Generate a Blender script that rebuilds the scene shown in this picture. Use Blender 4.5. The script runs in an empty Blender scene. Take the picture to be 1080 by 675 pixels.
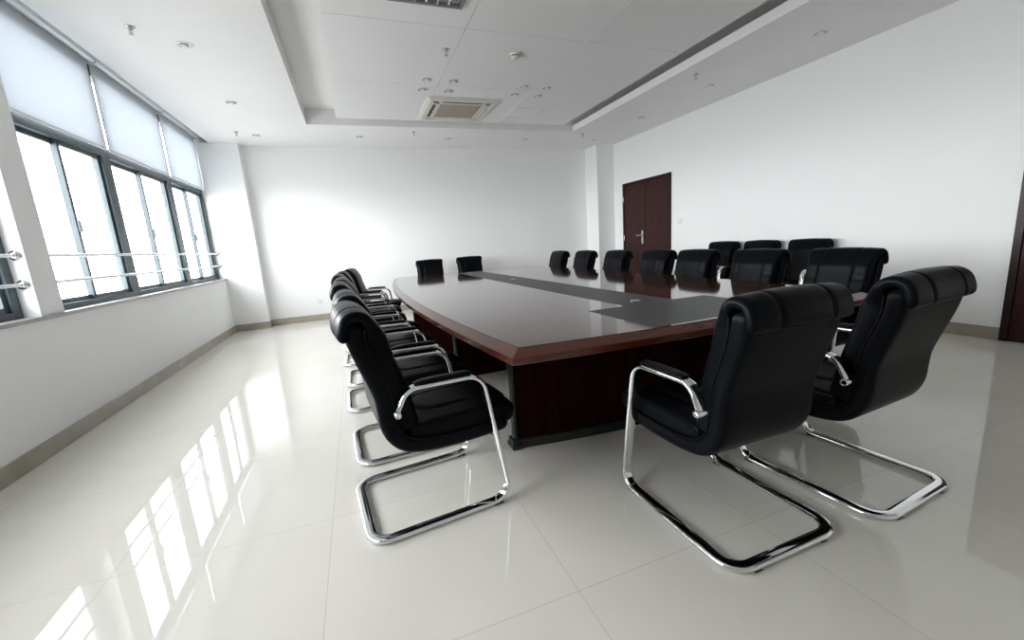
import bpy, bmesh, math, random
from mathutils import Vector, Matrix
random.seed(4)
sc = bpy.context.scene
COL = sc.collection
PI = math.pi

# ------------------------------------------------------------------ dimensions (metres)
XL, XR, YF, YB, ZC = -2.077, 5.47, 8.45, -4.2, 3.085
ZS = 0.917                      # window sill
Y_COL = 8.25                    # front of the corner pier beside the windows

# ------------------------------------------------------------------ materials
def new_mat(name):
    m = bpy.data.materials.new(name); m.use_nodes = True
    nt = m.node_tree
    return m, nt, nt.nodes['Principled BSDF']

def simple(name, col, rough=0.5, metal=0.0, spec=0.5, coat=0.0, coat_rough=0.05):
    m, nt, b = new_mat(name)
    b.inputs['Base Color'].default_value = (*col, 1)
    b.inputs['Roughness'].default_value = rough
    b.inputs['Metallic'].default_value = metal
    b.inputs['Specular IOR Level'].default_value = spec
    b.inputs['Coat Weight'].default_value = coat
    b.inputs['Coat Roughness'].default_value = coat_rough
    return m

def noisy(name, c1, c2, scale=4, rough=0.6, bump=0.0, bscale=60, spec=0.5, stretch=(1, 1, 1), detail=4):
    m, nt, b = new_mat(name); N = nt.nodes; L = nt.links
    tc = N.new('ShaderNodeTexCoord'); mp = N.new('ShaderNodeMapping')
    mp.inputs['Scale'].default_value = stretch
    L.new(tc.outputs['Object'], mp.inputs['Vector'])
    n = N.new('ShaderNodeTexNoise'); n.inputs['Scale'].default_value = scale; n.inputs['Detail'].default_value = detail
    L.new(mp.outputs['Vector'], n.inputs['Vector'])
    r = N.new('ShaderNodeValToRGB')
    r.color_ramp.elements[0].position = 0.3; r.color_ramp.elements[1].position = 0.7
    r.color_ramp.elements[0].color = (*c1, 1); r.color_ramp.elements[1].color = (*c2, 1)
    L.new(n.outputs['Fac'], r.inputs['Fac']); L.new(r.outputs['Color'], b.inputs['Base Color'])
    b.inputs['Roughness'].default_value = rough
    b.inputs['Specular IOR Level'].default_value = spec
    if bump:
        n2 = N.new('ShaderNodeTexNoise'); n2.inputs['Scale'].default_value = bscale; n2.inputs['Detail'].default_value = 3
        L.new(mp.outputs['Vector'], n2.inputs['Vector'])
        bp = N.new('ShaderNodeBump'); bp.inputs['Strength'].default_value = bump; bp.inputs['Distance'].default_value = 0.01
        L.new(n2.outputs['Fac'], bp.inputs['Height']); L.new(bp.outputs['Normal'], b.inputs['Normal'])
    return m

M_WALL = noisy('wall_paint', (0.875, 0.88, 0.88), (0.89, 0.895, 0.895), 1.2, 0.75, 0.03, 90, 0.3)
M_CEIL = noisy('ceiling_paint', (0.84, 0.84, 0.84), (0.86, 0.86, 0.86), 1.0, 0.8, 0.0, spec=0.2)
M_BASE = noisy('skirting_tile', (0.35, 0.318, 0.262), (0.43, 0.395, 0.33), 5, 0.25, 0.0)
M_LEATHER = noisy('black_leather', (0.0016, 0.0023, 0.0036), (0.0026, 0.0037, 0.0056), 30, 0.36, 0.08, 160, 0.07)
M_PIPING = simple('black_piping', (0.003, 0.003, 0.004), 0.6, spec=0.1)
M_CHROME = simple('chrome', (0.80, 0.81, 0.82), 0.07, 1.0)
M_SATIN = simple('satin_steel', (0.55, 0.55, 0.54), 0.28, 1.0)
M_PLASTIC = simple('black_plastic', (0.012, 0.012, 0.013), 0.4)
M_ALU = simple('blue_grey_aluminium', (0.045, 0.068, 0.082), 0.42, 0.0)
M_RAIL = simple('white_aluminium', (0.72, 0.74, 0.76), 0.25, 0.3)
M_SILL = noisy('grey_stone', (0.30, 0.30, 0.295), (0.42, 0.42, 0.41), 40, 0.3)
M_CREAM = simple('cream_plastic', (0.70, 0.68, 0.62), 0.45)
M_WHITEP = simple('white_plastic', (0.80, 0.81, 0.81), 0.4)
M_DARK = simple('dark_slot', (0.03, 0.027, 0.022), 0.7)
M_MIRROR = simple('lamp_reflector', (0.60, 0.62, 0.62), 0.18, 1.0)
M_CUP = simple('downlight_cup', (0.30, 0.315, 0.31), 0.25, 1.0)
M_LAMP = simple('frosted_lamp', (0.72, 0.74, 0.74), 0.3)
M_GREYM = simple('grey_metal', (0.28, 0.29, 0.29), 0.35, 0.6)
M_POST = simple('dark_grey_post', (0.025, 0.027, 0.030), 0.3, 0.2)
M_BRASS = simple('sprinkler_metal', (0.45, 0.46, 0.45), 0.3, 0.9)

def wood(name, c1, c2, axis='y', rough=0.16, coat=0.5, sc_=1.0, spec=0.5):
    m, nt, b = new_mat(name); N = nt.nodes; L = nt.links
    tc = N.new('ShaderNodeTexCoord'); mp = N.new('ShaderNodeMapping')
    s = {'y': (9, 0.55, 9), 'x': (0.55, 9, 9), 'z': (9, 9, 0.55), 'h': (0.7, 0.7, 14)}[axis]
    mp.inputs['Scale'].default_value = tuple(v*sc_ for v in s)
    L.new(tc.outputs['Object'], mp.inputs['Vector'])
    n = N.new('ShaderNodeTexNoise'); n.inputs['Scale'].default_value = 2.2; n.inputs['Detail'].default_value = 8; n.inputs['Roughness'].default_value = 0.62
    L.new(mp.outputs['Vector'], n.inputs['Vector'])
    w = N.new('ShaderNodeTexNoise'); w.inputs['Scale'].default_value = 14; w.inputs['Detail'].default_value = 4
    L.new(mp.outputs['Vector'], w.inputs['Vector'])
    mx = N.new('ShaderNodeMath'); mx.operation = 'MULTIPLY_ADD'; mx.inputs[1].default_value = 0.45
    L.new(w.outputs['Fac'], mx.inputs[0]); 
    h = N.new('ShaderNodeMath'); h.operation = 'MULTIPLY'; h.inputs[1].default_value = 0.6
    L.new(n.outputs['Fac'], h.inputs[0]); L.new(h.outputs[0], mx.inputs[2])
    r = N.new('ShaderNodeValToRGB')
    r.color_ramp.elements[0].position = 0.36; r.color_ramp.elements[1].position = 0.68
    r.color_ramp.elements[0].color = (*c1, 1); r.color_ramp.elements[1].color = (*c2, 1)
    L.new(mx.outputs[0], r.inputs['Fac']); L.new(r.outputs['Color'], b.inputs['Base Color'])
    b.inputs['Roughness'].default_value = rough
    b.inputs['Coat Weight'].default_value = coat
    b.inputs['Specular IOR Level'].default_value = spec
    b.inputs['Coat Roughness'].default_value = 0.06
    return m

M_TOP = wood('mahogany_top', (0.040, 0.0145, 0.0105), (0.085, 0.032, 0.022), 'x', 0.07, 0.3)
M_EDGE = wood('mahogany_edge', (0.055, 0.012, 0.007), (0.105, 0.025, 0.014), 'h', 0.22, 0.1)
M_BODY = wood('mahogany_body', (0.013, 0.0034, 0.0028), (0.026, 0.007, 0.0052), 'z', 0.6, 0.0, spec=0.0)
M_INLAY = noisy('dark_inlay', (0.020, 0.022, 0.0205), (0.027, 0.030, 0.028), 25, 0.38, 0.0, spec=0.18)
M_DOOR = wood('dark_door_wood', (0.026, 0.0065, 0.0065), (0.044, 0.0115, 0.011), 'z', 0.35, 0.0, spec=0.25)
M_CASE = wood('door_casing_wood', (0.014, 0.0040, 0.0040), (0.024, 0.007, 0.0065), 'z', 0.35, 0.0, spec=0.25)

# polished floor tiles: joints from world position, slightly varied per tile
def floor_mat():
    m, nt, b = new_mat('polished_tiles'); N = nt.nodes; L = nt.links
    tc = N.new('ShaderNodeTexCoord'); sx = N.new('ShaderNodeSeparateXYZ')
    L.new(tc.outputs['Object'], sx.inputs[0])
    def joint(sock, off):
        a = N.new('ShaderNodeMath'); a.operation = 'SUBTRACT'; a.inputs[1].default_value = off; L.new(sock, a.inputs[0])
        d = N.new('ShaderNodeMath'); d.operation = 'DIVIDE'; d.inputs[1].default_value = 0.825; L.new(a.outputs[0], d.inputs[0])
        f = N.new('ShaderNodeMath'); f.operation = 'FRACT'; L.new(d.outputs[0], f.inputs[0])
        p = N.new('ShaderNodeMath'); p.operation = 'PINGPONG'; p.inputs[1].default_value = 0.5; L.new(f.outputs[0], p.inputs[0])
        g = N.new('ShaderNodeMath'); g.operation = 'LESS_THAN'; g.inputs[1].default_value = 0.0014; L.new(p.outputs[0], g.inputs[0])
        fl = N.new('ShaderNodeMath'); fl.operation = 'FLOOR'; L.new(d.outputs[0], fl.inputs[0])
        return g.outputs[0], fl.outputs[0]
    jx, ix = joint(sx.outputs['X'], -0.25); jy, iy = joint(sx.outputs['Y'], 1.10)
    mx = N.new('ShaderNodeMath'); mx.operation = 'MAXIMUM'; L.new(jx, mx.inputs[0]); L.new(jy, mx.inputs[1])
    cb = N.new('ShaderNodeCombineXYZ'); L.new(ix, cb.inputs[0]); L.new(iy, cb.inputs[1])
    wn = N.new('ShaderNodeTexWhiteNoise'); wn.noise_dimensions = '2D'; L.new(cb.outputs[0], wn.inputs['Vector'])
    ns = N.new('ShaderNodeTexNoise'); ns.inputs['Scale'].default_value = 2.5; ns.inputs['Detail'].default_value = 6
    L.new(tc.outputs['Object'], ns.inputs['Vector'])
    ad = N.new('ShaderNodeMath'); ad.operation = 'MULTIPLY_ADD'; ad.inputs[1].default_value = 0.35
    L.new(wn.outputs['Value'], ad.inputs[0]); L.new(ns.outputs['Fac'], ad.inputs[2])
    r = N.new('ShaderNodeValToRGB'); r.color_ramp.elements[0].position = 0.2; r.color_ramp.elements[1].position = 1.0
    r.color_ramp.elements[0].color = FLOOR_A; r.color_ramp.elements[1].color = FLOOR_B
    L.new(ad.outputs[0], r.inputs['Fac'])
    mi = N.new('ShaderNodeMix'); mi.data_type = 'RGBA'
    L.new(mx.outputs[0], mi.inputs['Factor']); L.new(r.outputs['Color'], mi.inputs['A']); mi.inputs['B'].default_value = (0.55, 0.52, 0.465, 1)
    L.new(mi.outputs['Result'], b.inputs['Base Color'])
    b.inputs['Roughness'].default_value = 0.025
    b.inputs['IOR'].default_value = 1.5
    # the polish ripples a little
    n2 = N.new('ShaderNodeTexNoise'); n2.inputs['Scale'].default_value = 1.6; n2.inputs['Detail'].default_value = 2
    L.new(tc.outputs['Object'], n2.inputs['Vector'])
    bp = N.new('ShaderNodeBump'); bp.inputs['Strength'].default_value = 0.03; bp.inputs['Distance'].default_value = 0.02
    L.new(n2.outputs['Fac'], bp.inputs['Height']); L.new(bp.outputs['Normal'], b.inputs['Normal'])
    return m
FLOOR_A = (0.72, 0.69, 0.63, 1); FLOOR_B = (0.78, 0.75, 0.69, 1)
M_FLOOR = floor_mat()

def glass_mat():
    m, nt, b = new_mat('window_glass'); N = nt.nodes; L = nt.links
    N.remove(b); out = N['Material Output']
    tr = N.new('ShaderNodeBsdfTransparent'); tr.inputs['Color'].default_value = (0.95, 0.965, 0.965, 1)
    gl = N.new('ShaderNodeBsdfGlossy'); gl.inputs['Roughness'].default_value = 0.02
    lw = N.new('ShaderNodeLayerWeight'); lw.inputs['Blend'].default_value = 0.5
    pw = N.new('ShaderNodeMath'); pw.operation = 'POWER'; pw.inputs[1].default_value = 5.0; L.new(lw.outputs['Facing'], pw.inputs[0])
    fr = N.new('ShaderNodeMath'); fr.operation = 'MULTIPLY_ADD'; fr.inputs[1].default_value = 0.7; fr.inputs[2].default_value = 0.04; L.new(pw.outputs[0], fr.inputs[0])
    mx = N.new('ShaderNodeMixShader'); L.new(fr.outputs[0], mx.inputs[0]); L.new(tr.outputs[0], mx.inputs[1]); L.new(gl.outputs[0], mx.inputs[2])
    L.new(mx.outputs[0], out.inputs['Surface'])
    return m
M_GLASS = glass_mat()

def blind_mat():
    m, nt, b = new_mat('blind_fabric'); N = nt.nodes; L = nt.links
    N.remove(b); out = N['Material Output']
    df = N.new('ShaderNodeBsdfDiffuse'); df.inputs['Color'].default_value = (0.78, 0.80, 0.83, 1)
    tl = N.new('ShaderNodeBsdfTranslucent'); tl.inputs['Color'].default_value = (0.63, 0.66, 0.695, 1)
    mx = N.new('ShaderNodeMixShader'); mx.inputs[0].default_value = BLIND_T
    L.new(df.outputs[0], mx.inputs[1]); L.new(tl.outputs[0], mx.inputs[2]); L.new(mx.outputs[0], out.inputs['Surface'])
    return m
BLIND_T = 0.33
M_BLIND = blind_mat()

# ------------------------------------------------------------------ mesh helpers
def finish(name, bm, mat, parent=None, smooth=False, angle=40):
    bmesh.ops.recalc_face_normals(bm, faces=bm.faces[:])
    me = bpy.data.meshes.new(name); bm.to_mesh(me); bm.free()
    me.materials.append(mat)
    if smooth:
        me.shade_smooth()
        me.set_sharp_from_angle(angle=math.radians(angle))
    o = bpy.data.objects.new(name, me); COL.objects.link(o)
    if parent is not None: o.parent = parent
    return o

def add_box(bm, lo, hi, bev=0.0, seg=2):
    t = bmesh.new()
    r = bmesh.ops.create_cube(t, size=1)
    c = [(lo[i]+hi[i])/2 for i in range(3)]; s = [hi[i]-lo[i] for i in range(3)]
    for v in t.verts: v.co = Vector([c[i]+v.co[i]*s[i] for i in range(3)])
    if bev > 0:
        bmesh.ops.bevel(t, geom=t.edges[:], offset=bev, segments=seg, profile=0.5, affect='EDGES')
    merge(bm, t)

def merge(bm, t, mat=None):
    vm = {}
    for v in t.verts: vm[v] = bm.verts.new(mat @ v.co if mat else v.co)
    for f in t.faces:
        try: bm.faces.new([vm[v] for v in f.verts])
        except ValueError: pass
    t.free()

def add_lathe(bm, prof, origin=(0, 0, 0), axis='z', seg=24):
    """prof: list of (radius, height) along the axis"""
    o = Vector(origin); rings = []
    for r, h in prof:
        ring = []
        for k in range(seg):
            a = 2*PI*k/seg; p = (r*math.cos(a), r*math.sin(a), h)
            if axis == 'x': p = (p[2], p[0], p[1])
            elif axis == 'y': p = (p[1], p[2], p[0])
            ring.append(bm.verts.new(o+Vector(p)))
        rings.append(ring)
    for a, b in zip(rings, rings[1:]):
        for k in range(seg): bm.faces.new((a[k], a[(k+1) % seg], b[(k+1) % seg], b[k]))
    bm.faces.new(rings[0]); bm.faces.new(rings[-1])

def add_tube(bm, p0, p1, r, seg=14):
    p0 = Vector(p0); p1 = Vector(p1); d = (p1-p0).normalized()
    u = d.orthogonal().normalized(); w = d.cross(u)
    A = []; B = []
    for k in range(seg):
        a = 2*PI*k/seg; q = u*math.cos(a)*r+w*math.sin(a)*r
        A.append(bm.verts.new(p0+q)); B.append(bm.verts.new(p1+q))
    for k in range(seg): bm.faces.new((A[k], A[(k+1) % seg], B[(k+1) % seg], B[k]))
    bm.faces.new(A); bm.faces.new(B)

def fillet(pts, radii, n=8):
    pts = [Vector(p) for p in pts]; out = [pts[0]]
    for i in range(1, len(pts)-1):
        p = pts[i]; a = (pts[i-1]-p); b = (pts[i+1]-p); r = radii[i-1]
        if r <= 0: out.append(p); continue
        la, lb = a.length, b.length; a.normalize(); b.normalize()
        th = a.angle(b); d = min(r/math.tan(th/2), la*0.49, lb*0.49)
        r = d*math.tan(th/2)
        c = p+(a+b).normalized()*(r/math.sin(th/2))
        s = p+a*d-c; e = p+b*d-c; tot = s.angle(e)
        for k in range(n+1):
            t = k/n
            out.append(c+(s*math.sin((1-t)*tot)+e*math.sin(t*tot))/math.sin(tot))
    out.append(pts[-1]); return out

def superell(a, b, ex, n):
    out = []
    for k in range(n):
        t = 2*PI*k/n; c, s = math.cos(t), math.sin(t)
        out.append((a*math.copysign(abs(c)**(2/ex), c), b*math.copysign(abs(s)**(2/ex), s)))
    return out

def catmull(pts, per=6):
    P = [Vector(p) for p in pts]; P = [P[0]*2-P[1]]+P+[P[-1]*2-P[-2]]; out = []
    for i in range(1, len(P)-2):
        for k in range(per):
            t = k/per; p0, p1, p2, p3 = P[i-1:i+3]
            out.append(0.5*((2*p1)+(p2-p0)*t+(2*p0-5*p1+4*p2-p3)*t*t+(3*p1-p0-3*p2+p3)*t**3))
    out.append(P[-2]); return out

def section(w, t, rt, rb, crown, mt=44):
    """rounded rectangle section: list of (x, n); the upper face (n > 0) is finely divided for seams"""
    rt = min(rt, t*0.48); rb = min(rb, t*0.48); out = []
    def arc(cx, cn, r, a0, k=5):
        for i in range(k+1):
            a = math.radians(a0+90*i/k); out.append((cx+r*math.cos(a), cn+r*math.sin(a)))
    arc(w-rt, t/2-rt, rt, 0)
    for i in range(1, mt): out.append(((w-rt)*(1-2*i/mt), t/2))
    arc(-w+rt, t/2-rt, rt, 90)
    arc(-w+rb, -t/2+rb, rb, 180)
    for i in range(1, 12): out.append(((w-rb)*(-1+2*i/12), -t/2))
    arc(w-rb, -t/2+rb, rb, 270)
    return [(x, n+(crown*(1-(x/w)**2) if n > 0 else 0.0)) for x, n in out]

def pad(name, path, half_w, thick, mat, parent, rt=0.02, rb=0.02, crown=0.006, end=0.35, groove=None, per=6, wfun=None, tfun=None, flip=False):
    """upholstered slab: a rounded section swept along a (y,z) path, its ends rounded off.
    groove(x, s) is the depth of a seam pressed into the upper face"""
    line = catmull([Vector((0, p[0], p[1])) for p in path], per)
    S = [0.0]
    for a, b in zip(line, line[1:]): S.append(S[-1]+(b-a).length)
    tot = S[-1]
    er = thick*end
    ends = [er*(1-math.cos(k/6*PI/2)) for k in range(6)]
    samples = ends+[x for x in S if er*1.02 < x < tot-er*1.02]+[tot-x for x in reversed(ends)]
    def at(q):
        for i in range(len(S)-1):
            if q <= S[i+1] or i == len(S)-2:
                t = (q-S[i])/(S[i+1]-S[i]); p = line[i].lerp(line[i+1], t)
                a = line[max(i-1, 0)]; b = line[min(i+2, len(line)-1)]
                return p, (b-a).normalized()
    bm = bmesh.new(); rings = []
    for q in samples:
        p, T = at(q); u = q/tot
        Nn = Vector((1, 0, 0)).cross(T)
        if flip: Nn = -Nn
        e = min(q, tot-q); k = 1.0
        if e < er: k = math.sqrt(max(1-(1-e/er)**2, 0.0))
        k = max(k, 0.15)
        w = half_w*(wfun(u) if wfun else 1.0)-(1-k)*er*0.6; t = thick*(tfun(u) if tfun else 1.0)*k
        ring = []
        for cx, cn in section(w, t, rt, rb, crown*k):
            if groove and cn > 0: cn -= min(groove(cx, u), cn*0.7)
            ring.append(bm.verts.new(p+Vector((cx, 0, 0))+Nn*cn))
        rings.append(ring)
    nx = len(rings[0])
    for a, b in zip(rings, rings[1:]):
        for k in range(nx): bm.faces.new((a[k], a[(k+1) % nx], b[(k+1) % nx], b[k]))
    bm.faces.new(rings[0]); bm.faces.new(rings[-1])
    return finish(name, bm, mat, parent, True, 75)

# ------------------------------------------------------------------ tags
def tag(o, label, cat, group=None):
    o['label'] = label; o['category'] = cat
    if group: o['group'] = group
    return o
def thing(name, label, cat, loc=(0, 0, 0), rz=0.0, group=None):
    o = bpy.data.objects.new(name, None); COL.objects.link(o)
    o.location = loc; o.rotation_euler = (0, 0, rz); o.empty_display_size = 0.2
    return tag(o, label, cat, group)
def structure(o, label=None, cat=None):
    o['kind'] = 'structure'
    if label: o['label'] = label
    if cat: o['category'] = cat
    return o
def copy_tree(root, loc, rz, label, group=None):
    r = root.copy(); COL.objects.link(r); r.location = loc; r.rotation_euler = (0, 0, rz); r['label'] = label
    if group: r['group'] = group
    for ch in list(root.children):
        c = ch.copy(); COL.objects.link(c); c.parent = r
        for g in list(ch.children):
            d = g.copy(); COL.objects.link(d); d.parent = c
    return r

# ================================================================== ROOM SHELL
def struct_boxes(name, boxes, mat, label, cat, bev=0.0):
    bm = bmesh.new()
    for lo, hi in boxes: add_box(bm, lo, hi, bev)
    return structure(finish(name, bm, mat), label, cat)

struct_boxes('floor', [((XL-0.3, YB-0.2, -0.12), (XR+0.3, YF+0.3, 0.0))], M_FLOOR, 'polished cream tile floor of the meeting room', 'floor')
ZT = 3.34                                     # underside of the slab above the dropped ceiling
W2 = (0.35, 3.80)                             # opening in front of the pier
W1 = (4.05, Y_COL)                            # opening behind the pier
OUT = XL-0.24
struct_boxes('wall_left', [
    ((OUT, YB-0.2, 0.0), (XL, YF+0.2, ZS-0.028)),
    ((OUT, YB-0.2, ZS-0.028), (XL, W2[0], ZT)),
    ((OUT, W2[1], ZS-0.028), (XL, W1[0], ZT)),
    ((OUT, W1[1], ZS-0.028), (XL, YF+0.2, ZT)),
    ((OUT, W1[0], 3.20), (XL-0.03, W1[1], ZT)),
    ((OUT, W2[0], 3.20), (XL-0.03, W2[1], ZT)),
], M_WALL, 'white wall with the long row of windows', 'wall')
struct_boxes('wall_far', [((XL-0.2, YF, 0.0), (XR+0.2, YF+0.2, ZT))], M_WALL, 'plain white wall behind the far end of the table', 'wall')
struct_boxes('wall_right', [((XR, YB-0.2, 0.0), (XR+0.2, YF+0.2, ZT))], M_WALL, 'long white wall with the dark wooden doors', 'wall')
struct_boxes('wall_back', [((XL-0.2, YB-0.2, 0.0), (XR+0.2, YB, ZT))], M_WALL, 'white wall behind the camera', 'wall')
struct_boxes('column_window_side', [((XL, Y_COL, 0.0), (-1.55, YF, ZC))], M_WALL, 'white square column in the corner by the windows', 'column')
struct_boxes('column_door_side', [((5.05, 7.97, 0.0), (XR, YF, ZC))], M_WALL, 'white square column in the corner by the double door', 'column')
# skirting
SK = 0.115; T = 0.012
struct_boxes('baseboard_left', [((XL, YB, 0.0), (XL+T, Y_COL, SK)), ((XL, Y_COL-T, 0.0), (-1.55+T, Y_COL, SK)), ((-1.55, Y_COL, 0.0), (-1.55+T, YF, SK))],
             M_BASE, 'taupe tiled skirting along the window wall', 'baseboard', 0.002)
struct_boxes('baseboard_far', [((-1.55+T, YF-T, 0.0), (5.05-T, YF, SK))], M_BASE, 'taupe tiled skirting along the far wall', 'baseboard', 0.002)
D1 = (6.21, 7.64); D2 = (0.30, 1.92)
struct_boxes('baseboard_right', [((5.05-T, 7.97-T, 0.0), (5.05, YF, SK)), ((5.05, 7.97-T, 0.0), (XR, 7.97, SK)),
    ((XR-T, D1[1]+0.0, 0.0), (XR, 7.97-T, SK)), ((XR-T, D2[1]+0.001, 0.0), (XR, D1[0], SK)), ((XR-T, YB, 0.0), (XR, D2[0], SK))],
             M_BASE, 'taupe tiled skirting along the wall with doors', 'baseboard', 0.002)

# ceiling: lowered border round a tray, a slot over the blinds, slab above
TX0, TX1, TY0, TY1 = -0.41, 3.99, -1.4, 7.06
SX = -1.95
bm = bmesh.new()
add_box(bm, (SX, YB, ZC), (TX0, YF, ZC+0.10)); add_box(bm, (TX1, YB, ZC), (XR, YF, ZC+0.10))
add_box(bm, (TX0, TY1, ZC), (TX1, YF, ZC+0.10)); add_box(bm, (TX0, YB, ZC), (TX1, TY0, ZC+0.10))
for lo, hi in [((SX, YB, ZC+0.1), (SX+0.02, YF, ZT)), ((XL-0.2, YB, 3.235), (SX, YF, ZT)), ((TX0-0.02, TY0, ZC+0.1), (TX0, TY1, ZT-0.04)), ((TX1+0.36, TY0, ZC+0.1), (TX1+0.38, TY1, ZT-0.04)),
               ((TX0, TY1, ZC+0.1), (TX1+0.38, TY1+0.02, ZT-0.04)), ((TX0, TY0-0.02, ZC+0.1), (TX1+0.38, TY0, ZT-0.04)),
               ((XL-0.24, YB-0.2, ZT), (XR+0.2, YF+0.2, ZT+0.1)), ((TX0-0.02, TY0-0.02, ZT-0.04), (TX1+0.38, TY1+0.02, ZT))]:
    add_box(bm, lo, hi)
structure(finish('ceiling', bm, M_CEIL), 'white ceiling with a lowered border around a recessed tray', 'ceiling')
# hanging boards in the tray
ZP = 3.13
bm = bmesh.new()
xs = [0.0, 1.21, 2.46, 3.69]; ys = [6.86, 5.41, 4.02, 2.60, 1.18, -0.24, -1.15]
for i in range(3):
    for j in range(6):
        add_box(bm, (xs[i]+(0.004 if i else 0), ys[j+1]+0.004, ZP), (xs[i+1]-(0.004 if i < 2 else 0), ys[j]-(0.004 if j else 0), ZP+0.05))
add_box(bm, (0.3, -0.8, ZP+0.0501), (3.4, 6.5, ZT-0.04))
structure(finish('ceiling_tray_boards', bm, M_CEIL), 'pale ceiling boards with fine joints hanging in the tray', 'ceiling')

# ================================================================== WINDOWS
FX = XL-0.09                                  # inner face of the frames
def window(name, y0, y1, label, overlap=1):
    w = structure(bpy.data.objects.new(name, None), label, 'window'); COL.objects.link(w); w.location = (FX, (y0+y1)/2, ZS)
    def B(nm, boxes, mat=M_ALU, par=w, bev=0.003):
        bm = bmesh.new()
        for lo, hi in boxes: add_box(bm, (lo[0]-FX, lo[1]-(y0+y1)/2, lo[2]-ZS), (hi[0]-FX, hi[1]-(y0+y1)/2, hi[2]-ZS), bev)
        return finish(nm, bm, mat, par)
    z0, z1, z2 = ZS, 2.32, 3.20; d0, d1 = FX-0.085, FX
    fw = 0.075
    B('window_frame', [((d0, y0, z0), (d1, y0+fw, z2)), ((d0, y1-fw, z0), (d1, y1, z2)),
             ((d0, y0+fw, z0), (d1, y1-fw, z0+0.045)), ((d0, y0+fw, z2-0.14), (d1, y1-fw, z2)), ((d0, y0+fw, z1-0.03), (d1, y1-fw, z1+0.06))])
    ym = (y0+y1)/2
    zb, zt = z0+0.045, z1-0.03
    sw = 0.036
    for k, (a, b, dx) in enumerate(((y0+fw, ym+0.030, -0.050), (ym-0.022, y1-fw, -0.022))):
        x1 = FX+dx; x0 = x1-0.026
        s = B('window_sash', [((x0, a, zb), (x1, a+sw, zt)), ((x0, b-sw, zb), (x1, b, zt)), ((x0, a+sw, zb), (x1, b-sw, zb+sw)), ((x0, a+sw, zt-sw), (x1, b-sw, zt))], bev=0.002)
        B('window_pane', [((x0+0.010, a+sw, zb+sw), (x0+0.015, b-sw, zt-sw))], M_GLASS, s, 0)
    B('window_pane', [((FX-0.05, y0+fw, z1+0.06), (FX-0.045, y1-fw, z2-0.14))], M_GLASS, w, 0)
    bm = bmesh.new()
    add_box(bm, (-0.022, -0.022+0.006, 0.62), (0.000, -0.022+0.028, 0.72), 0.004)
    finish('window_latch', bm, M_ALU, w)
    return w
m1, m2 = 5.42, 6.93
window('window_1', W1[0], m1, 'sliding window behind the white pier, closest of its three')
window('window_2', m1, m2, 'middle sliding window of the three behind the white pier')
window('window_3', m2, W1[1], 'sliding window next to the corner column')
n1 = (W2[0]+W2[1])/2
window('window_4', n1, W2[1], 'sliding window in front of the white pier, cut by the frame')
window('window_5', W2[0], n1, 'sliding window farthest to the front of the room')
# stone sill, one slab
bm = bmesh.new()
add_box(bm, (FX-0.09, W1[0], ZS-0.028), (XL+0.018, W1[1], ZS), 0.003)
add_box(bm, (FX-0.09, W2[0], ZS-0.028), (XL+0.018, W2[1], ZS), 0.003)
add_box(bm, (XL, W2[1]-0.001, ZS-0.028), (XL+0.018, W1[0]+0.001, ZS), 0.003)
structure(finish('trim_1', bm, M_SILL), 'grey stone window sill along the left wall', 'window sill')

# guard rails
def guard_rail(y0, y1, label):
    r = thing('guard_rail', label, 'railing', (XL-0.045, (y0+y1)/2, 1.14), 0, 'chrome guard rails across the windows')
    h = (y1-y0)/2
    for z in (0.0, 0.197):
        bm = bmesh.new(); add_tube(bm, (0, -h+0.001, z), (0, h-0.001, z), 0.0125, 16)
        finish('rail_bar', bm, M_RAIL, r, True)
        for s in (-1, 1):
            bm = bmesh.new()
            pr = [(0.036, 0.0), (0.036, 0.006), (0.031, 0.014), (0.019, 0.020), (0.0165, 0.034), (0.0125, 0.036)]
            add_lathe(bm, [(a, -s*(b-h)) if s > 0 else (a, b-h) for a, b in pr], (0, 0, z), 'y', 24)
            finish('wall_flange', bm, M_CHROME, r, True)
    return r
guard_rail(W1[0], W1[1], 'two-bar chrome guard rail across the three windows behind the pier')
guard_rail(W2[0], W2[1], 'two-bar chrome guard rail ending on the near side of the pier')

# roller blinds
def blind(y0, y1, label, drop=0.8):
    o = thing('roller_blind', label, 'roller blind', (XL-0.045, (y0+y1)/2, 3.17), 0, 'white roller blinds over the windows')
    h = (y1-y0)/2
    bm = bmesh.new(); add_tube(bm, (0.022, -h+0.012, 0.012), (0.022, h-0.012, 0.012), 0.036, 24)
    finish('roller_tube', bm, M_RAIL, o, True)
    bm = bmesh.new()
    add_box(bm, (-0.0145, -h+0.022, -drop), (-0.0135, h-0.022, 0.0))
    finish('blind_fabric', bm, M_BLIND, o)
    bm = bmesh.new(); add_box(bm, (-0.022, -h+0.020, -drop-0.024), (-0.006, h-0.020, -drop+0.002), 0.004)
    finish('bottom_bar', bm, M_RAIL, o)
    for s in (-1, 1):
        bm = bmesh.new(); add_box(bm, (-0.02, s*h-0.006-(0.006 if s > 0 else -0.006), -0.036), (0.048, s*h+0.006-(0.006 if s > 0 else -0.006), 0.04), 0.003)
        finish('roller_bracket', bm, M_RAIL, o)
    return o
blind(W1[0]+0.004, m1, 'half-lowered white roller blind closest to the white pier')
blind(m1, m2, 'half-lowered white roller blind in the middle of three')
blind(m2, W1[1]-0.004, 'half-lowered white roller blind beside the corner column')

blind(n1, W2[1]-0.004, 'added white roller blind in front of the pier, lowered to cut light', 1.1)  # added blind, mostly out of view, lowered to dim the near window
blind(W2[0]+0.004, n1, 'added white roller blind of the window farthest to the front', 1.1)  # also added and unseen; its drop is set to limit daylight near the camera

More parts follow.
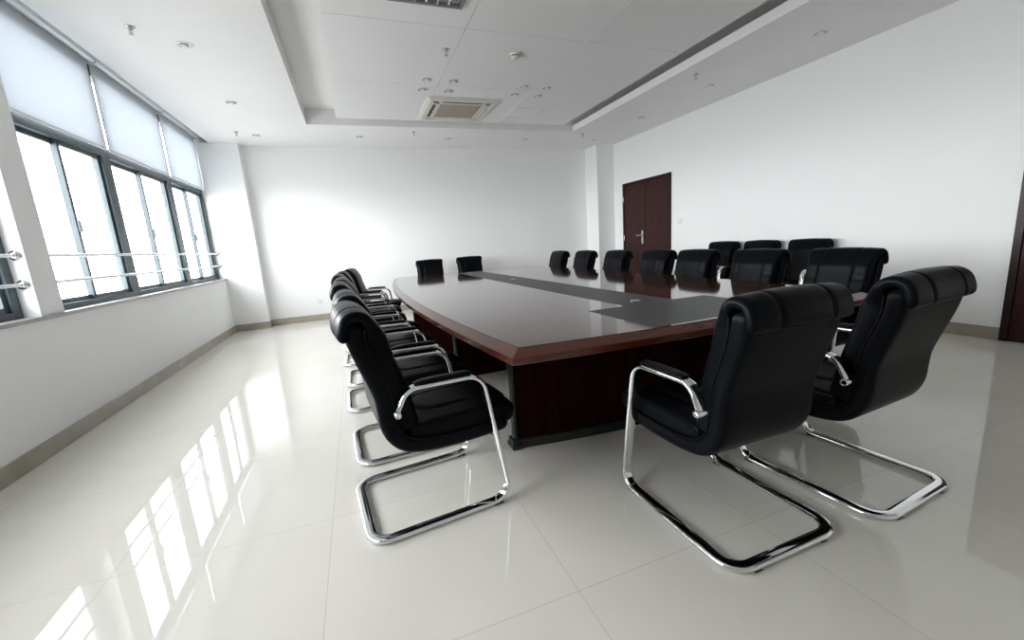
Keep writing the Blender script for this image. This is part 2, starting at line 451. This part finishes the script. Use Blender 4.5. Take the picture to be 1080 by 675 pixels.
# ================================================================== DOORS
def door(name, y0, y1, ztop, label, split, handle_y, grooves=True):
    d = structure(bpy.data.objects.new(name, None), label, 'door'); COL.objects.link(d); yc = (y0+y1)/2; d.location = (XR, yc, 0)
    def B(nm, boxes, mat, par=d, bev=0.003):
        bm = bmesh.new()
        for lo, hi in boxes: add_box(bm, (lo[0]-XR, lo[1]-yc, lo[2]), (hi[0]-XR, hi[1]-yc, hi[2]), bev)
        return finish(nm, bm, mat, par)
    fw = 0.055
    B('door_frame', [((XR-0.03, y0, 0), (XR-0.0005, y0+fw, ztop)), ((XR-0.03, y1-fw, 0), (XR-0.0005, y1, ztop)), ((XR-0.03, y0+fw, ztop-fw), (XR-0.0005, y1-fw, ztop)), ((XR-0.006, y0+fw, 0), (XR-0.0005, y1-fw, ztop-fw))], M_CASE)
    leaves = []
    for a, b in ((y0+fw+0.003, split-0.006), (split+0.006, y1-fw-0.003)):
        bm = bmesh.new()
        bx = [((XR-0.018, a, 0.006), (XR-0.0065, b, ztop-fw-0.003))]
        for lo, hi in bx: add_box(bm, (lo[0]-XR, lo[1]-yc, lo[2]), (hi[0]-XR, hi[1]-yc, hi[2]), 0.002)
        # raised upright fillets on the leaf
        w = b-a
        for t in (0.36, 0.50, 0.64):
            y = a+w*t
            zz = ((0.25, 1.0), (1.15, ztop-0.30)) if t != 0.5 else ((0.4, 0.9), (1.25, ztop-0.45))
            for zl, zh in zz: add_box(bm, (-0.022, y-yc-0.007, zl), (-0.0181, y-yc+0.007, zh), 0.0018, 1)
        lf = finish('door_leaf', bm, M_DOOR, d); leaves.append(lf)
    # lever handle on a long plate
    hy = handle_y
    bm = bmesh.new(); add_box(bm, (-0.028, hy-yc-0.024, 0.98), (-0.0182, hy-yc+0.024, 1.24), 0.004)
    add_tube(bm, (-0.028, hy-yc, 1.15), (-0.075, hy-yc, 1.15), 0.010)
    add_tube(bm, (-0.071, hy-yc, 1.15), (-0.071, hy-yc+0.13, 1.15), 0.010)
    add_tube(bm, (-0.026, hy-yc, 1.03), (-0.034, hy-yc, 1.03), 0.013)
    finish('door_handle', bm, M_SATIN, leaves[1] if hy > split else leaves[0])
    for z in ((0.25, ztop/2, ztop-0.32) if grooves else ()):
        for yy in (y1-fw*0.75,):
            bm = bmesh.new(); add_tube(bm, (-0.034, yy-yc, z-0.05), (-0.034, yy-yc, z+0.05), 0.008); finish('door_hinge', bm, M_SATIN, d, True)
    return d
door('door_1', D1[0], D1[1], 2.225, 'dark brown double door by the corner column, closed', 6.93, 7.01)
door('door_2', D2[0], D2[1], 2.225, 'dark brown door at the near end of the right wall, cut by the frame', 1.10, 1.20, False)

# ================================================================== CONFERENCE TABLE
XC = 1.75; YN, YE = 1.57, 7.10; YM = (YN+YE)/2
table = thing('conference_table', 'long boat-shaped dark mahogany conference table with a grey inlay strip', 'table', (XC, YM, 0))
HL = (YE-YN)/2
def outline(inset, n_side=40, n_end=16):
    """boat shape round the origin, counter-clockwise"""
    hl = HL-inset
    hw = lambda y: 1.19+0.185*(1-(y/HL)**2)-inset
    pts = []
    for k in range(n_side):                      # right side, near to far
        y = -hl+2*hl*k/n_side; pts.append((hw(y), y))
    we = hw(hl)
    for k in range(n_end):                       # far end
        t = 1-2*k/n_end; pts.append((we*t, hl+0.06*(1-t*t)))
    for k in range(n_side):
        y = hl-2*hl*k/n_side; pts.append((-hw(y), y))
    for k in range(n_end):
        t = -1+2*k/n_end; pts.append((we*t, -hl-0.06*(1-t*t)))
    return pts
def loops(name, levels, mat, cap0=True, cap1=True):
    """levels: (inset, z)"""
    bm = bmesh.new(); R = []
    for ins, z in levels: R.append([bm.verts.new((x, y, z)) for x, y in outline(ins)])
    n = len(R[0])
    for a, b in zip(R, R[1:]):
        for k in range(n): bm.faces.new((a[k], a[(k+1) % n], b[(k+1) % n], b[k]))
    if cap0: bm.faces.new(R[0])
    if cap1: bm.faces.new(R[-1])
    return finish(name, bm, mat, table, True, 18)
loops('tabletop', [(0.056, 0.750), (0.058, 0.749), (0.058, 0.715)], M_TOP)
loops('table_edge', [(0.0585, 0.7488), (0.004, 0.724), (0.0, 0.7215), (0.0, 0.692), (0.003, 0.689), (0.012, 0.688), (0.016, 0.683), (0.30, 0.683), (0.32, 0.655), (0.34, 0.655), (0.34, 0.715), (0.0585, 0.715)], M_EDGE, False, False)
# grey inlay: long strip with a wide block at the near end
def rounded_poly(name, pts, rad, z0, z1, mat, parent):
    P = pts+[pts[0]]
    out = fillet([Vector((*p, 0)) for p in [pts[-1]]+pts+[pts[0]]], rad, 5)[1:-1]
    bm = bmesh.new()
    A = [bm.verts.new((p.x, p.y, z0)) for p in out]; B_ = [bm.verts.new((p.x, p.y, z1)) for p in out]
    n = len(A)
    for k in range(n): bm.faces.new((A[k], A[(k+1) % n], B_[(k+1) % n], B_[k]))
    bm.faces.new(A); bm.faces.new(B_)
    return finish(name, bm, mat, parent)
yn = -HL+0.062-0.045; yb = 2.19-YM; ye = 6.75-YM
inl = [(0.19, yb), (0.19, ye), (-0.19, ye), (-0.19, yb), (-0.455, yb), (-0.455, yn+0.006), (0.455, yn+0.006), (0.455, yb)]
rounded_poly('inlay_strip', inl, [0.03, 0.0, 0.0, 0.03, 0.0, 0.0, 0.0, 0.0], 0.7492, 0.7506, M_INLAY, table)
for (gx, gy) in ((0.02, 4.74-YM), (-0.01, 2.32-YM), (-0.02, 6.62-YM)):
    bm = bmesh.new(); t = bmesh.new()
    add_lathe(t, [(0.034, 0.7502), (0.034, 0.7525), (0.029, 0.7545), (0.024, 0.7535), (0.0, 0.7530)][:4], (0, 0, 0), 'z', 28)
    merge(bm, t, Matrix.Translation((gx, gy, 0)))
    finish('cable_port', bm, M_SATIN, table, True)
# bowed end panels, pedestals, aprons, posts, plinths
def slab(name, x0, x1, yf, th, z0, z1, bow, mat, n=16):
    bm = bmesh.new(); F = []; Bk = []
    for z in (z0, z1):
        F.append([bm.verts.new((x0+(x1-x0)*k/n, yf-bow*(1-(2*k/n-1)**2), z)) for k in range(n+1)])
        Bk.append([bm.verts.new((x0+(x1-x0)*k/n, yf+th-bow*(1-(2*k/n-1)**2), z)) for k in range(n+1)])
    for k in range(n):
        bm.faces.new((F[0][k], F[0][k+1], F[1][k+1], F[1][k])); bm.faces.new((Bk[0][k], Bk[0][k+1], Bk[1][k+1], Bk[1][k]))
        bm.faces.new((F[0][k], F[0][k+1], Bk[0][k+1], Bk[0][k])); bm.faces.new((F[1][k], F[1][k+1], Bk[1][k+1], Bk[1][k]))
    for k in (0, n): bm.faces.new((F[0][k], F[1][k], Bk[1][k], Bk[0][k]))
    return finish(name, bm, mat, table, True, 30)
PX = 0.985
yp = 2.14-YM
slab('end_panel', -PX, PX, yp, 0.05, 0.0, 0.66, 0.09, M_BODY)
slab('plinth', -PX-0.002, PX+0.002, yp-0.012, 0.07, 0.0, 0.055, 0.09, M_PLASTIC)
slab('end_panel', -PX, PX, -yp-0.05, 0.05, 0.0, 0.66, -0.09, M_BODY)
slab('plinth', -PX-0.002, PX+0.002, -yp-0.058, 0.07, 0.0, 0.055, -0.09, M_PLASTIC)
for yy in (3.6-YM,):
    slab('pedestal_panel', -PX, PX, yy, 0.045, 0.0, 0.66, 0.0, M_BODY, 2)
for sx in (-1, 1):
    bm = bmesh.new(); add_box(bm, (sx*PX-0.02, 3.65-YM, 0.0), (sx*PX+0.02, -yp-0.055, 0.66), 0.002); finish('pedestal_side', bm, M_BODY, table)
    bm = bmesh.new(); add_box(bm, (sx*0.55-0.011, 2.2-YM, 0.22), (sx*0.55+0.011, 3.59-YM, 0.66), 0.001); finish('modesty_panel', bm, M_BODY, table)
    for yy in (yp+0.02, 3.6-YM+0.02, -yp-0.03):
        bm = bmesh.new()
        add_lathe(bm, [(0.020, 0.05), (0.020, 0.655)], (0, 0, 0), 'z', 18)
        bm2 = finish('corner_post', bm, M_POST, table, True); bm2.location = (sx*(PX+0.012), yy, 0)
        bm = bmesh.new(); add_box(bm, (-0.036, -0.05, 0.0), (0.036, 0.05, 0.03), 0.006); add_box(bm, (-0.031, -0.042, 0.028), (0.031, 0.042, 0.06), 0.008)
        f_ = finish('post_foot', bm, M_PLASTIC, table); f_.location = (sx*(PX+0.012), yy, 0)

# ================================================================== CHAIR
def make_chair(label):
    c = thing('conference_chair', label, 'chair')
    # --- one continuous flat-oval tube: arm, front leg, runner, rear bar and back again
    hx = 0.262; zb = 0.017
    right = [(hx, -0.155, 0.566), (hx, -0.112, 0.646), (hx, 0.215, 0.640), (hx, 0.312, zb), (hx, -0.318, zb), (-hx, -0.318, zb),
             (-hx, 0.312, zb), (-hx, 0.215, 0.640), (-hx, -0.112, 0.646), (-hx, -0.155, 0.566)]
    path = fillet(right, [0.085, 0.085, 0.075, 0.078, 0.078, 0.075, 0.085, 0.085], 9)
    path[0:1] = [Vector((hx, -0.158, 0.552)), path[0]]; path[-1:] = [path[-1], Vector((-hx, -0.158, 0.552))]
    bm = bmesh.new(); rings = []; n = 14
    for i, p in enumerate(path):
        a = path[max(i-1, 0)]; b = path[min(i+1, len(path)-1)]; Tn = (b-a).normalized()
        if p.z < 0.03 and abs(Tn.z) < 0.5: W = Tn.cross(Vector((0, 0, 1))).normalized()
        elif p.x > 0: W = Vector((-1, 0, 0))
        else: W = Vector((1, 0, 0))
        Nn = W.cross(Tn).normalized()
        rings.append([bm.verts.new(p+W*u+Nn*v) for u, v in superell(0.0245, 0.0112, 2.8, n)])
    for A, B_ in zip(rings, rings[1:]):
        for k in range(n): bm.faces.new((A[k], A[(k+1) % n], B_[(k+1) % n], B_[k]))
    bm.faces.new(rings[0]); bm.faces.new(rings[-1])
    finish('frame', bm, M_CHROME, c, True, 60)
    for s in (-1, 1):
        bm = bmesh.new(); add_lathe(bm, [(0.010, s*-0.045), (0.0150, s*-0.043), (0.0150, s*0.026), (0.0120, s*0.030), (0.0085, s*0.024)], (s*0.262, -0.159, 0.548), 'x', 20)
        finish('arm_bolt', bm, M_CHROME, c, True)
    # --- outer shell, seat pan and back in one bend
    SH = [(-0.280, 0.930), (-0.274, 0.86), (-0.260, 0.80), (-0.228, 0.70), (-0.204, 0.62), (-0.197, 0.55), (-0.192, 0.485), (-0.170, 0.428), (-0.120, 0.382), (-0.03, 0.361), (0.12, 0.355), (0.25, 0.359), (0.345, 0.366)]
    sh = pad('shell', SH, 0.236, 0.066, M_LEATHER, c, rt=0.010, rb=0.030, crown=0.0, end=0.5)
    # --- back cushion: three panels, running over the top and hanging down behind as a roll
    def g_back(x, u):
        d = 0.008*math.exp(-((abs(x)-0.122)/0.006)**2)
        if abs(x) > 0.122: d += 0.006*math.exp(-((u-0.47)/0.010)**2)
        return d
    def ease(u, a, b): 
        t = min(max((u-a)/(b-a), 0), 1); return t*t*(3-2*t)
    bk = pad('back_cushion', [(-0.108, 0.440), (-0.124, 0.53), (-0.142, 0.62), (-0.164, 0.70), (-0.190, 0.80), (-0.203, 0.87), (-0.213, 0.915), (-0.236, 0.950), (-0.272, 0.957), (-0.302, 0.940), (-0.316, 0.902), (-0.318, 0.862)],
        0.221, 0.094, M_LEATHER, c, rt=0.028, rb=0.02, crown=0.010, end=0.30, groove=g_back, per=7, flip=True,
        wfun=lambda u: 1.0+0.10*ease(u, 0.62, 0.76), tfun=lambda u: 1.0-0.58*ease(u, 0.60, 0.76))
    for q in (-1, 1):      # piping along the shell's edges
        pts = catmull([(q*0.2345, y, z) for y, z in ((-0.238, 0.905), (-0.238, 0.86), (-0.226, 0.80), (-0.196, 0.71), (-0.173, 0.63), (-0.165, 0.56), (-0.160, 0.495), (-0.142, 0.448), (-0.100, 0.412), (-0.022, 0.394), (0.12, 0.388), (0.25, 0.391), (0.335, 0.397))], 4)
        bm = bmesh.new(); R_ = []
        for i, p in enumerate(pts):
            Tn = (pts[min(i+1, len(pts)-1)]-pts[max(i-1, 0)]).normalized(); Nn = Vector((1, 0, 0)).cross(Tn)
            R_.append([bm.verts.new(p+Vector((0.0042*math.cos(k*PI/4), 0, 0))+Nn*0.0042*math.sin(k*PI/4)) for k in range(8)])
        for A, B_ in zip(R_, R_[1:]):
            for k in range(8): bm.faces.new((A[k], A[(k+1) % 8], B_[(k+1) % 8], B_[k]))
        bm.faces.new(R_[0]); bm.faces.new(R_[-1])
        finish('piping', bm, M_PIPING, sh, True)
    # --- seat cushion with a tongue-shaped seam
    def g_seat(x, u):
        y = -0.115+0.49*u; y0 = 0.05
        d = abs(abs(x)-0.112) if y > y0 else abs(math.hypot(x, y-y0)-0.112)
        inside = abs(x) < 0.112 if y > y0 else math.hypot(x, y-y0) < 0.112
        return 0.010*math.exp(-(d/0.008)**2)+(0.0 if inside else 0.004)
    pad('seat_cushion', [(-0.118, 0.422), (0.0, 0.427), (0.12, 0.430), (0.25, 0.432), (0.325, 0.425), (0.382, 0.400)],
        0.228, 0.090, M_LEATHER, c, rt=0.020, rb=0.012, crown=0.012, end=0.30, groove=g_seat, per=9)
    # --- arm pads
    for s in (-1, 1):
        bm = bmesh.new(); line = catmull([(s*hx, -0.080, 0.6595), (s*hx, 0.02, 0.6605), (s*hx, 0.12, 0.6585), (s*hx, 0.168, 0.656)], 6); R = []
        L_ = len(line)
        for i, p in enumerate(line):
            e = min(i, L_-1-i); k = [0.35, 0.75, 0.95][e] if e < 3 else 1.0
            R.append([bm.verts.new(p+Vector((u*(0.6+0.4*k), 0, v*k+0.0005))) for u, v in superell(0.0235, 0.0115, 3.2, 16)])
        for A, B_ in zip(R, R[1:]):
            for k in range(16): bm.faces.new((A[k], A[(k+1) % 16], B_[(k+1) % 16], B_[k]))
        bm.faces.new(R[0]); bm.faces.new(R[-1])
        finish('arm_pad', bm, M_LEATHER, c, True, 60)
    # --- bar under the seat
    bm = bmesh.new(); add_box(bm, (-0.246, 0.255, 0.314), (0.246, 0.290, 0.328), 0.004)
    finish('seat_bar', bm, M_CHROME, c)
    # --- glides
    for x, y in ((-0.262, 0.245), (0.262, 0.245), (-0.17, -0.318), (0.17, -0.318)):
        bm = bmesh.new(); add_box(bm, (-0.016, -0.022, 0.0), (0.016, 0.022, 0.012), 0.003)
        g = finish('glide', bm, M_PLASTIC, c); g.location = (x, y, 0)
    return c
GL = 'chairs along the window side of the table'; GR = 'chairs along the door side of the table'
GN = 'chairs at the near end of the table'; GE = 'chairs at the far end of the table'; GWc = 'spare chairs against the right wall'
R = math.radians
spots = [
    (0.21, 1.93, -90+6, 'black leather cantilever chair at the table corner on the window side, whole side in view', GL),
    (0.185, 2.62, -90+4, 'second black chair from the near corner along the window side of table', GL),
    (0.125, 3.50, -90+2, 'third black chair from the near corner along the window side of table', GL),
    (0.12, 4.15, -90, 'fourth black chair from the near corner along the window side of table', GL),
    (0.07, 4.92, -90, 'fifth black chair from the near corner along the window side of table', GL),
    (0.09, 5.62, -90-1, 'sixth black chair from the near corner along the window side of table', GL),
    (0.17, 6.32, -90-9, 'last black chair on the window side, turned slightly, showing its backrest front', GL),
    (1.357, 1.245, 0, 'black chair seen from behind at the near end, the one closer to the windows', GN),
    (2.060, 1.215, 4, 'black chair seen from behind at the near end, closer to the right wall', GN),
    (1.27, 7.49, 180, 'black chair at the far end of the table, on the window half', GE),
    (2.03, 7.49, 180, 'black chair at the far end of the table, on the inlay strip side', GE),
    (3.18, 6.72, 90, 'black chair across the table, farthest of the row on the door side', GR),
    (3.19, 5.84, 90, 'second farthest black chair across the table, before the corner column', GR),
    (3.19, 4.96, 90, 'third farthest black chair across the table, partly before the left door leaf', GR),
    (3.19, 4.13, 90, 'black chair across the table standing in front of the double door', GR),
    (3.18, 3.50, 90, 'black chair across the table just right of the double door', GR),
    (3.16, 2.75, 90, 'black chair across the table in front of the spare chairs, second nearest', GR),
    (3.20, 2.07, 90, 'nearest black chair across the table, beside the two seen from behind', GR),
    (5.06, 4.90, 90, 'spare black chair against the right wall, nearest to the double door', GWc),
    (5.06, 4.26, 90, 'spare black chair against the right wall, middle of the three', GWc),
    (5.06, 3.60, 90, 'spare black chair against the right wall, farthest from the double door', GWc),
]
proto = None
for x, y, a, lab, grp in spots:
    if proto is None:
        proto = make_chair(lab); proto.location = (x, y, 0); proto.rotation_euler = (0, 0, R(a)); proto['group'] = grp
    else:
        copy_tree(proto, (x, y, 0), R(a), lab, grp)

# ================================================================== CEILING FITTINGS
def downlight(x, y, z, label, grp, proto_=[None]):
    if proto_[0] is not None: return copy_tree(proto_[0], (x, y, z), 0, label, grp)
    o = thing('downlight', label, 'downlight', (x, y, z), 0, grp); proto_[0] = o
    bm = bmesh.new(); add_lathe(bm, [(0.068, 0.0), (0.072, -0.003), (0.070, -0.007), (0.060, -0.009), (0.054, -0.006), (0.052, -0.001)], (0, 0, 0), 'z', 32)
    finish('trim_ring', bm, M_WHITEP, o, True)
    bm = bmesh.new(); add_lathe(bm, [(0.053, -0.0056), (0.040, -0.0022), (0.026, -0.0012)], (0, 0, 0), 'z', 28); finish('reflector', bm, M_CUP, o, True)
    bm = bmesh.new(); add_lathe(bm, [(0.030, -0.0014), (0.030, -0.012), (0.024, -0.018), (0.008, -0.020)], (0, 0, 0), 'z', 20); finish('lamp', bm, M_LAMP, o, True)
    return o
G1 = 'downlights in the lowered ceiling border'; G2 = 'downlights in the hanging ceiling boards'
for x, y, l in ((-1.15, 4.71, 'round downlight over the windows, the largest seen on the left ceiling border'),
                (-1.155, 6.21, 'round downlight over the windows, midway along the left ceiling border'),
                (-1.18, 7.72, 'round downlight in the ceiling corner near the window column'),
                (0.33, 7.70, 'round downlight above the far wall, second from the window column'),
                (1.82, 7.70, 'round downlight above the far wall, third from the window column'),
                (3.30, 7.66, 'round downlight above the far wall, fourth from the window column'),
                (4.79, 7.62, 'round downlight in the ceiling corner before the door-side column'),
                (4.757, 6.12, 'round downlight over the double door on the right ceiling border'),
                (4.757, 4.68, 'round downlight on the right ceiling border beside a sprinkler'),
                (4.75, 3.24, 'round downlight on the right ceiling border, nearest to the camera')):
    downlight(x, y, ZC, l, G1)
for x, y, l in ((1.057, 5.24, 'upper left downlight of the four around the joint before the air conditioner'),
                (1.374, 5.24, 'upper right downlight of the four around the joint before the air conditioner'),
                (1.05, 5.56, 'lower left downlight of the four around the joint before the air conditioner'),
                (1.378, 5.56, 'lower right downlight of the four touching the air conditioner edge'),
                (2.295, 5.255, 'upper left downlight of the four before the square access panel'),
                (2.612, 5.255, 'upper right downlight of the four before the square access panel'),
                (2.272, 5.54, 'lower left downlight of the four before the square access panel'),
                (2.612, 5.55, 'lower right downlight of the four before the square access panel')):
    downlight(x, y, ZP, l, G2)

def sprinkler(x, y, z, label, proto_=[None]):
    g = 'ceiling sprinklers'
    if proto_[0] is not None: return copy_tree(proto_[0], (x, y, z), 0, label, g)
    o = thing('ceiling_sprinkler', label, 'sprinkler', (x, y, z), 0, g); proto_[0] = o
    bm = bmesh.new(); add_lathe(bm, [(0.036, 0.0), (0.034, -0.005), (0.018, -0.008), (0.011, -0.022), (0.009, -0.030)], (0, 0, 0), 'z', 24); finish('escutcheon', bm, M_BRASS, o, True)
    bm = bmesh.new()
    for s in (-1, 1):
        add_tube(bm, (s*0.009, 0, -0.022), (s*0.013, 0, -0.040), 0.0025, 8); add_tube(bm, (s*0.013, 0, -0.040), (0, 0, -0.056), 0.0025, 8)
    add_tube(bm, (0, 0, -0.028), (0, 0, -0.055), 0.0030, 8)
    finish('sprinkler_yoke', bm, M_BRASS, o)
    bm = bmesh.new(); add_lathe(bm, [(0.017, -0.055), (0.018, -0.057), (0.006, -0.060)], (0, 0, 0), 'z', 20); finish('deflector', bm, M_BRASS, o, True)
    return o
for x, y, z, l in ((-1.435, 4.46, ZC, 'small metal sprinkler on the ceiling by the roller blinds'),
                   (-1.41, 7.55, ZC, 'small metal sprinkler on the ceiling at the window column'),
                   (1.165, 7.33, ZC, 'small metal sprinkler on the ceiling below the air conditioner'),
                   (4.27, 7.19, ZC, 'small metal sprinkler by the corner of the ceiling tray'),
                   (4.245, 4.40, ZC, 'small metal sprinkler on the right ceiling border beside the tray'),
                   (1.115, 4.46, ZP, 'small metal sprinkler on the hanging boards near the long joint')):
    sprinkler(x, y, z, l)

o = thing('smoke_detector', 'cream round smoke detector on the hanging ceiling boards', 'smoke detector', (1.843, 4.42, ZP))
bm = bmesh.new(); add_lathe(bm, [(0.056, 0.0), (0.056, -0.012), (0.052, -0.016)], (0, 0, 0), 'z', 28); finish('detector_base', bm, M_CREAM, o, True)
bm = bmesh.new(); add_lathe(bm, [(0.048, -0.0162), (0.046, -0.034), (0.034, -0.046), (0.012, -0.050)], (0, 0, 0), 'z', 28); finish('detector_head', bm, M_CREAM, o, True)
bm = bmesh.new(); add_lathe(bm, [(0.0485, -0.022), (0.0490, -0.024), (0.0485, -0.029)], (0, 0, 0), 'z', 28); finish('vent_slot', bm, M_DARK, o, True)

# ceiling cassette air conditioner
ac = thing('air_conditioner', 'cream square ceiling cassette air conditioner with a ribbed intake grille', 'air conditioner', (1.652, 6.27, ZP-0.001))
bm = bmesh.new()
def frame_ring(bm, o_, i_, z0, z1):
    """square frame: outer half o_ at z0, inner half i_ at z1 (sloping face)"""
    for s in range(4):
        t = bmesh.new(); a = s*PI/2
        v = [(-o_, -o_, z0), (o_, -o_, z0), (i_, -i_, z1), (-i_, -i_, z1), (-o_, -o_, 0), (o_, -o_, 0), (i_, -i_, 0), (-i_, -i_, 0)]
        V = [t.verts.new(p) for p in v]
        for f in ((0, 1, 2, 3), (4, 5, 6, 7), (0, 1, 5, 4), (1, 2, 6, 5), (2, 3, 7, 6), (3, 0, 4, 7)): t.faces.new([V[k] for k in f])
        merge(bm, t, Matrix.Rotation(a, 4, 'Z'))
frame_ring(bm, 0.505, 0.455, -0.010, -0.030)
frame_ring(bm, 0.455, 0.395, -0.030, -0.030)
frame_ring(bm, 0.328, 0.292, -0.030, -0.028)
for s in range(4):
    t = bmesh.new()
    add_box(t, (-0.395, -0.395, -0.030), (-0.275, -0.328, 0.0)); add_box(t, (0.275, -0.395, -0.030), (0.395, -0.328, 0.0))
    merge(bm, t, Matrix.Rotation(s*PI/2, 4, 'Z'))
finish('fascia', bm, M_CREAM, ac)
bm = bmesh.new()
add_box(bm, (-0.290, -0.290, -0.020), (0.290, 0.290, 0.0))
for k in range(23): add_box(bm, (-0.283+k*0.0257-0.006, -0.288, -0.030), (-0.283+k*0.0257+0.006, 0.288, -0.0201), 0.001, 1)
finish('intake_grille', bm, simple('tan_grille', (0.42, 0.375, 0.30), 0.6), ac)
for s in range(4):
    bm = bmesh.new(); t = bmesh.new(); add_box(t, (-0.272, -0.392, -0.0265), (0.272, -0.331, 0.0)); merge(bm, t, Matrix.Rotation(s*PI/2, 4, 'Z')); sl = finish('air_slot', bm, M_DARK, ac)
    bm = bmesh.new(); t = bmesh.new(); op = s in (0, 3)
    add_box(t, (-0.268, -0.348 if op else -0.388, -0.0305), (0.268, -0.334, -0.0266), 0.0015, 1)
    mt = Matrix.Rotation(s*PI/2, 4, 'Z'); merge(bm, t, mt)
    finish('louvre', bm, M_CREAM, sl)

# access hatch
o = thing('access_hatch', 'white square access hatch in the ceiling boards beside the air conditioner', 'access hatch', (2.715, 6.29, ZP))
bm = bmesh.new(); frame_ring(bm, 0.245, 0.205, -0.004, -0.012); finish('hatch_frame', bm, M_WHITEP, o)
bm = bmesh.new(); add_box(bm, (-0.200, -0.200, -0.007), (0.200, 0.200, 0.0), 0.002); finish('hatch_panel', bm, M_CEIL, o)

# louvred fluorescent fitting, its corner seen at the top of the picture
o = thing('fluorescent_fitting', 'grey louvred fluorescent ceiling fitting cut by the top of the frame', 'ceiling light', (0.79, 3.09, ZP-0.001))
bm = bmesh.new()
for lo, hi in (((-0.30, -0.60, -0.022), (0.30, -0.575, 0.0)), ((-0.30, 0.575, -0.022), (0.30, 0.60, 0.0)), ((-0.30, -0.575, -0.022), (-0.275, 0.575, 0.0)), ((0.275, -0.575, -0.022), (0.30, 0.575, 0.0))):
    add_box(bm, lo, hi, 0.002)
finish('housing', bm, M_GREYM, o)
bm = bmesh.new(); add_box(bm, (-0.274, -0.574, -0.004), (0.274, 0.574, 0.0)); finish('reflector', bm, M_MIRROR, o)
bm = bmesh.new()
for x in (-0.09, 0.09): add_box(bm, (x-0.008, -0.574, -0.022), (x+0.008, 0.574, -0.0045), 0.001, 1)
for k in range(11): add_box(bm, (-0.274, -0.52+k*0.104-0.003, -0.020), (0.274, -0.52+k*0.104+0.003, -0.0045))
finish('louvre', bm, M_MIRROR, o)
for x in (-0.18, 0.0, 0.18):
    bm = bmesh.new(); add_tube(bm, (x, -0.56, -0.0125), (x, 0.56, -0.0125), 0.0075, 14); finish('tube_lamp', bm, M_LAMP, o, True)

# switch and socket
o = thing('light_switch', 'white light switch on the right wall beside the double door', 'light switch', (XR, 6.0, 1.345))
bm = bmesh.new(); add_box(bm, (-0.009, -0.043, -0.043), (-0.0002, 0.043, 0.043), 0.003); finish('switch_plate', bm, M_WHITEP, o)
bm = bmesh.new(); add_box(bm, (-0.0125, -0.030, -0.030), (-0.0085, 0.030, 0.030), 0.002); finish('rocker', bm, M_WHITEP, o)
o = thing('wall_socket', 'white wall socket low on the far wall above the skirting', 'socket', (-0.71, YF, 0.345))
bm = bmesh.new(); add_box(bm, (-0.043, -0.009, -0.043), (0.043, -0.0002, 0.043), 0.003); finish('socket_plate', bm, M_WHITEP, o)
bm = bmesh.new()
for x, z, r_ in ((-0.012, -0.012, 1), (0.012, -0.012, 1), (0, 0.014, 1)): add_box(bm, (x-0.002, -0.0098, z-0.005), (x+0.002, -0.0088, z+0.005))
finish('socket_hole', bm, M_DARK, o)

# ================================================================== DAYLIGHT
w = bpy.data.worlds.new('sky'); sc.world = w; w.use_nodes = True
bg = w.node_tree.nodes['Background']; bg.inputs['Strength'].default_value = 13.5
wn_, wl_ = w.node_tree.nodes, w.node_tree.links            # overcast sky over a hazy, paler ground
tcw = wn_.new('ShaderNodeTexCoord'); sxw = wn_.new('ShaderNodeSeparateXYZ'); mrw = wn_.new('ShaderNodeMapRange'); rpw = wn_.new('ShaderNodeValToRGB')
wl_.new(tcw.outputs['Generated'], sxw.inputs[0]); wl_.new(sxw.outputs['Z'], mrw.inputs['Value'])
mrw.inputs['From Min'].default_value = -0.5; mrw.inputs['From Max'].default_value = 0.8
rpw.color_ramp.elements[0].color = (0.22, 0.22, 0.218, 1); rpw.color_ramp.elements[1].color = (0.40, 0.405, 0.415, 1)
for pos, v in ((0.28, 0.40), (0.36, 0.90), (0.40, 1.05), (0.48, 1.05), (0.62, 0.66)):
    e_ = rpw.color_ramp.elements.new(pos); e_.color = (0.99*v, 0.99*v, v, 1)
wl_.new(mrw.outputs['Result'], rpw.inputs['Fac']); wl_.new(rpw.outputs['Color'], bg.inputs['Color'])
def portal(y0, y1):
    l = bpy.data.lights.new('window_portal', 'AREA'); l.shape = 'RECTANGLE'; l.size = 2.4; l.size_y = y1-y0
    l.cycles.is_portal = True
    o = bpy.data.objects.new('window_portal', l); COL.objects.link(o)
    o.location = (XL-0.30, (y0+y1)/2, (ZS+3.2)/2); o.rotation_euler = (0, R(-90), 0)
portal(*W1); portal(*W2)

# ================================================================== CAMERA
cam = bpy.data.cameras.new('camera'); co = bpy.data.objects.new('camera', cam); COL.objects.link(co)
m0 = (0.9333354547, -0.3523949907, -0.0685762313); m1_ = (-0.1287011470, -0.1501130072, -0.9802561399); m2_ = (0.3351431690, 0.9237336496, -0.1854594313)
X = Vector(m0); Y = -Vector(m1_); Z = -Vector(m2_)
co.matrix_world = Matrix(((X.x, Y.x, Z.x, 0.0), (X.y, Y.y, Z.y, 0.0), (X.z, Y.z, Z.z, 1.2), (0, 0, 0, 1)))
cam.sensor_fit = 'HORIZONTAL'; cam.sensor_width = 36.0; cam.lens = 436.266*36/1080; cam.clip_start = 0.05
sc.camera = co
sc.view_settings.view_transform = 'Standard'; sc.view_settings.look = 'None'; sc.view_settings.gamma = 1.0
sc.view_settings.use_curve_mapping = False
sc.view_settings.exposure = 0.80
sc.cycles.use_denoising = True
sc.cycles.max_bounces = 14; sc.cycles.diffuse_bounces = 10; sc.cycles.glossy_bounces = 6; sc.cycles.transparent_max_bounces = 12
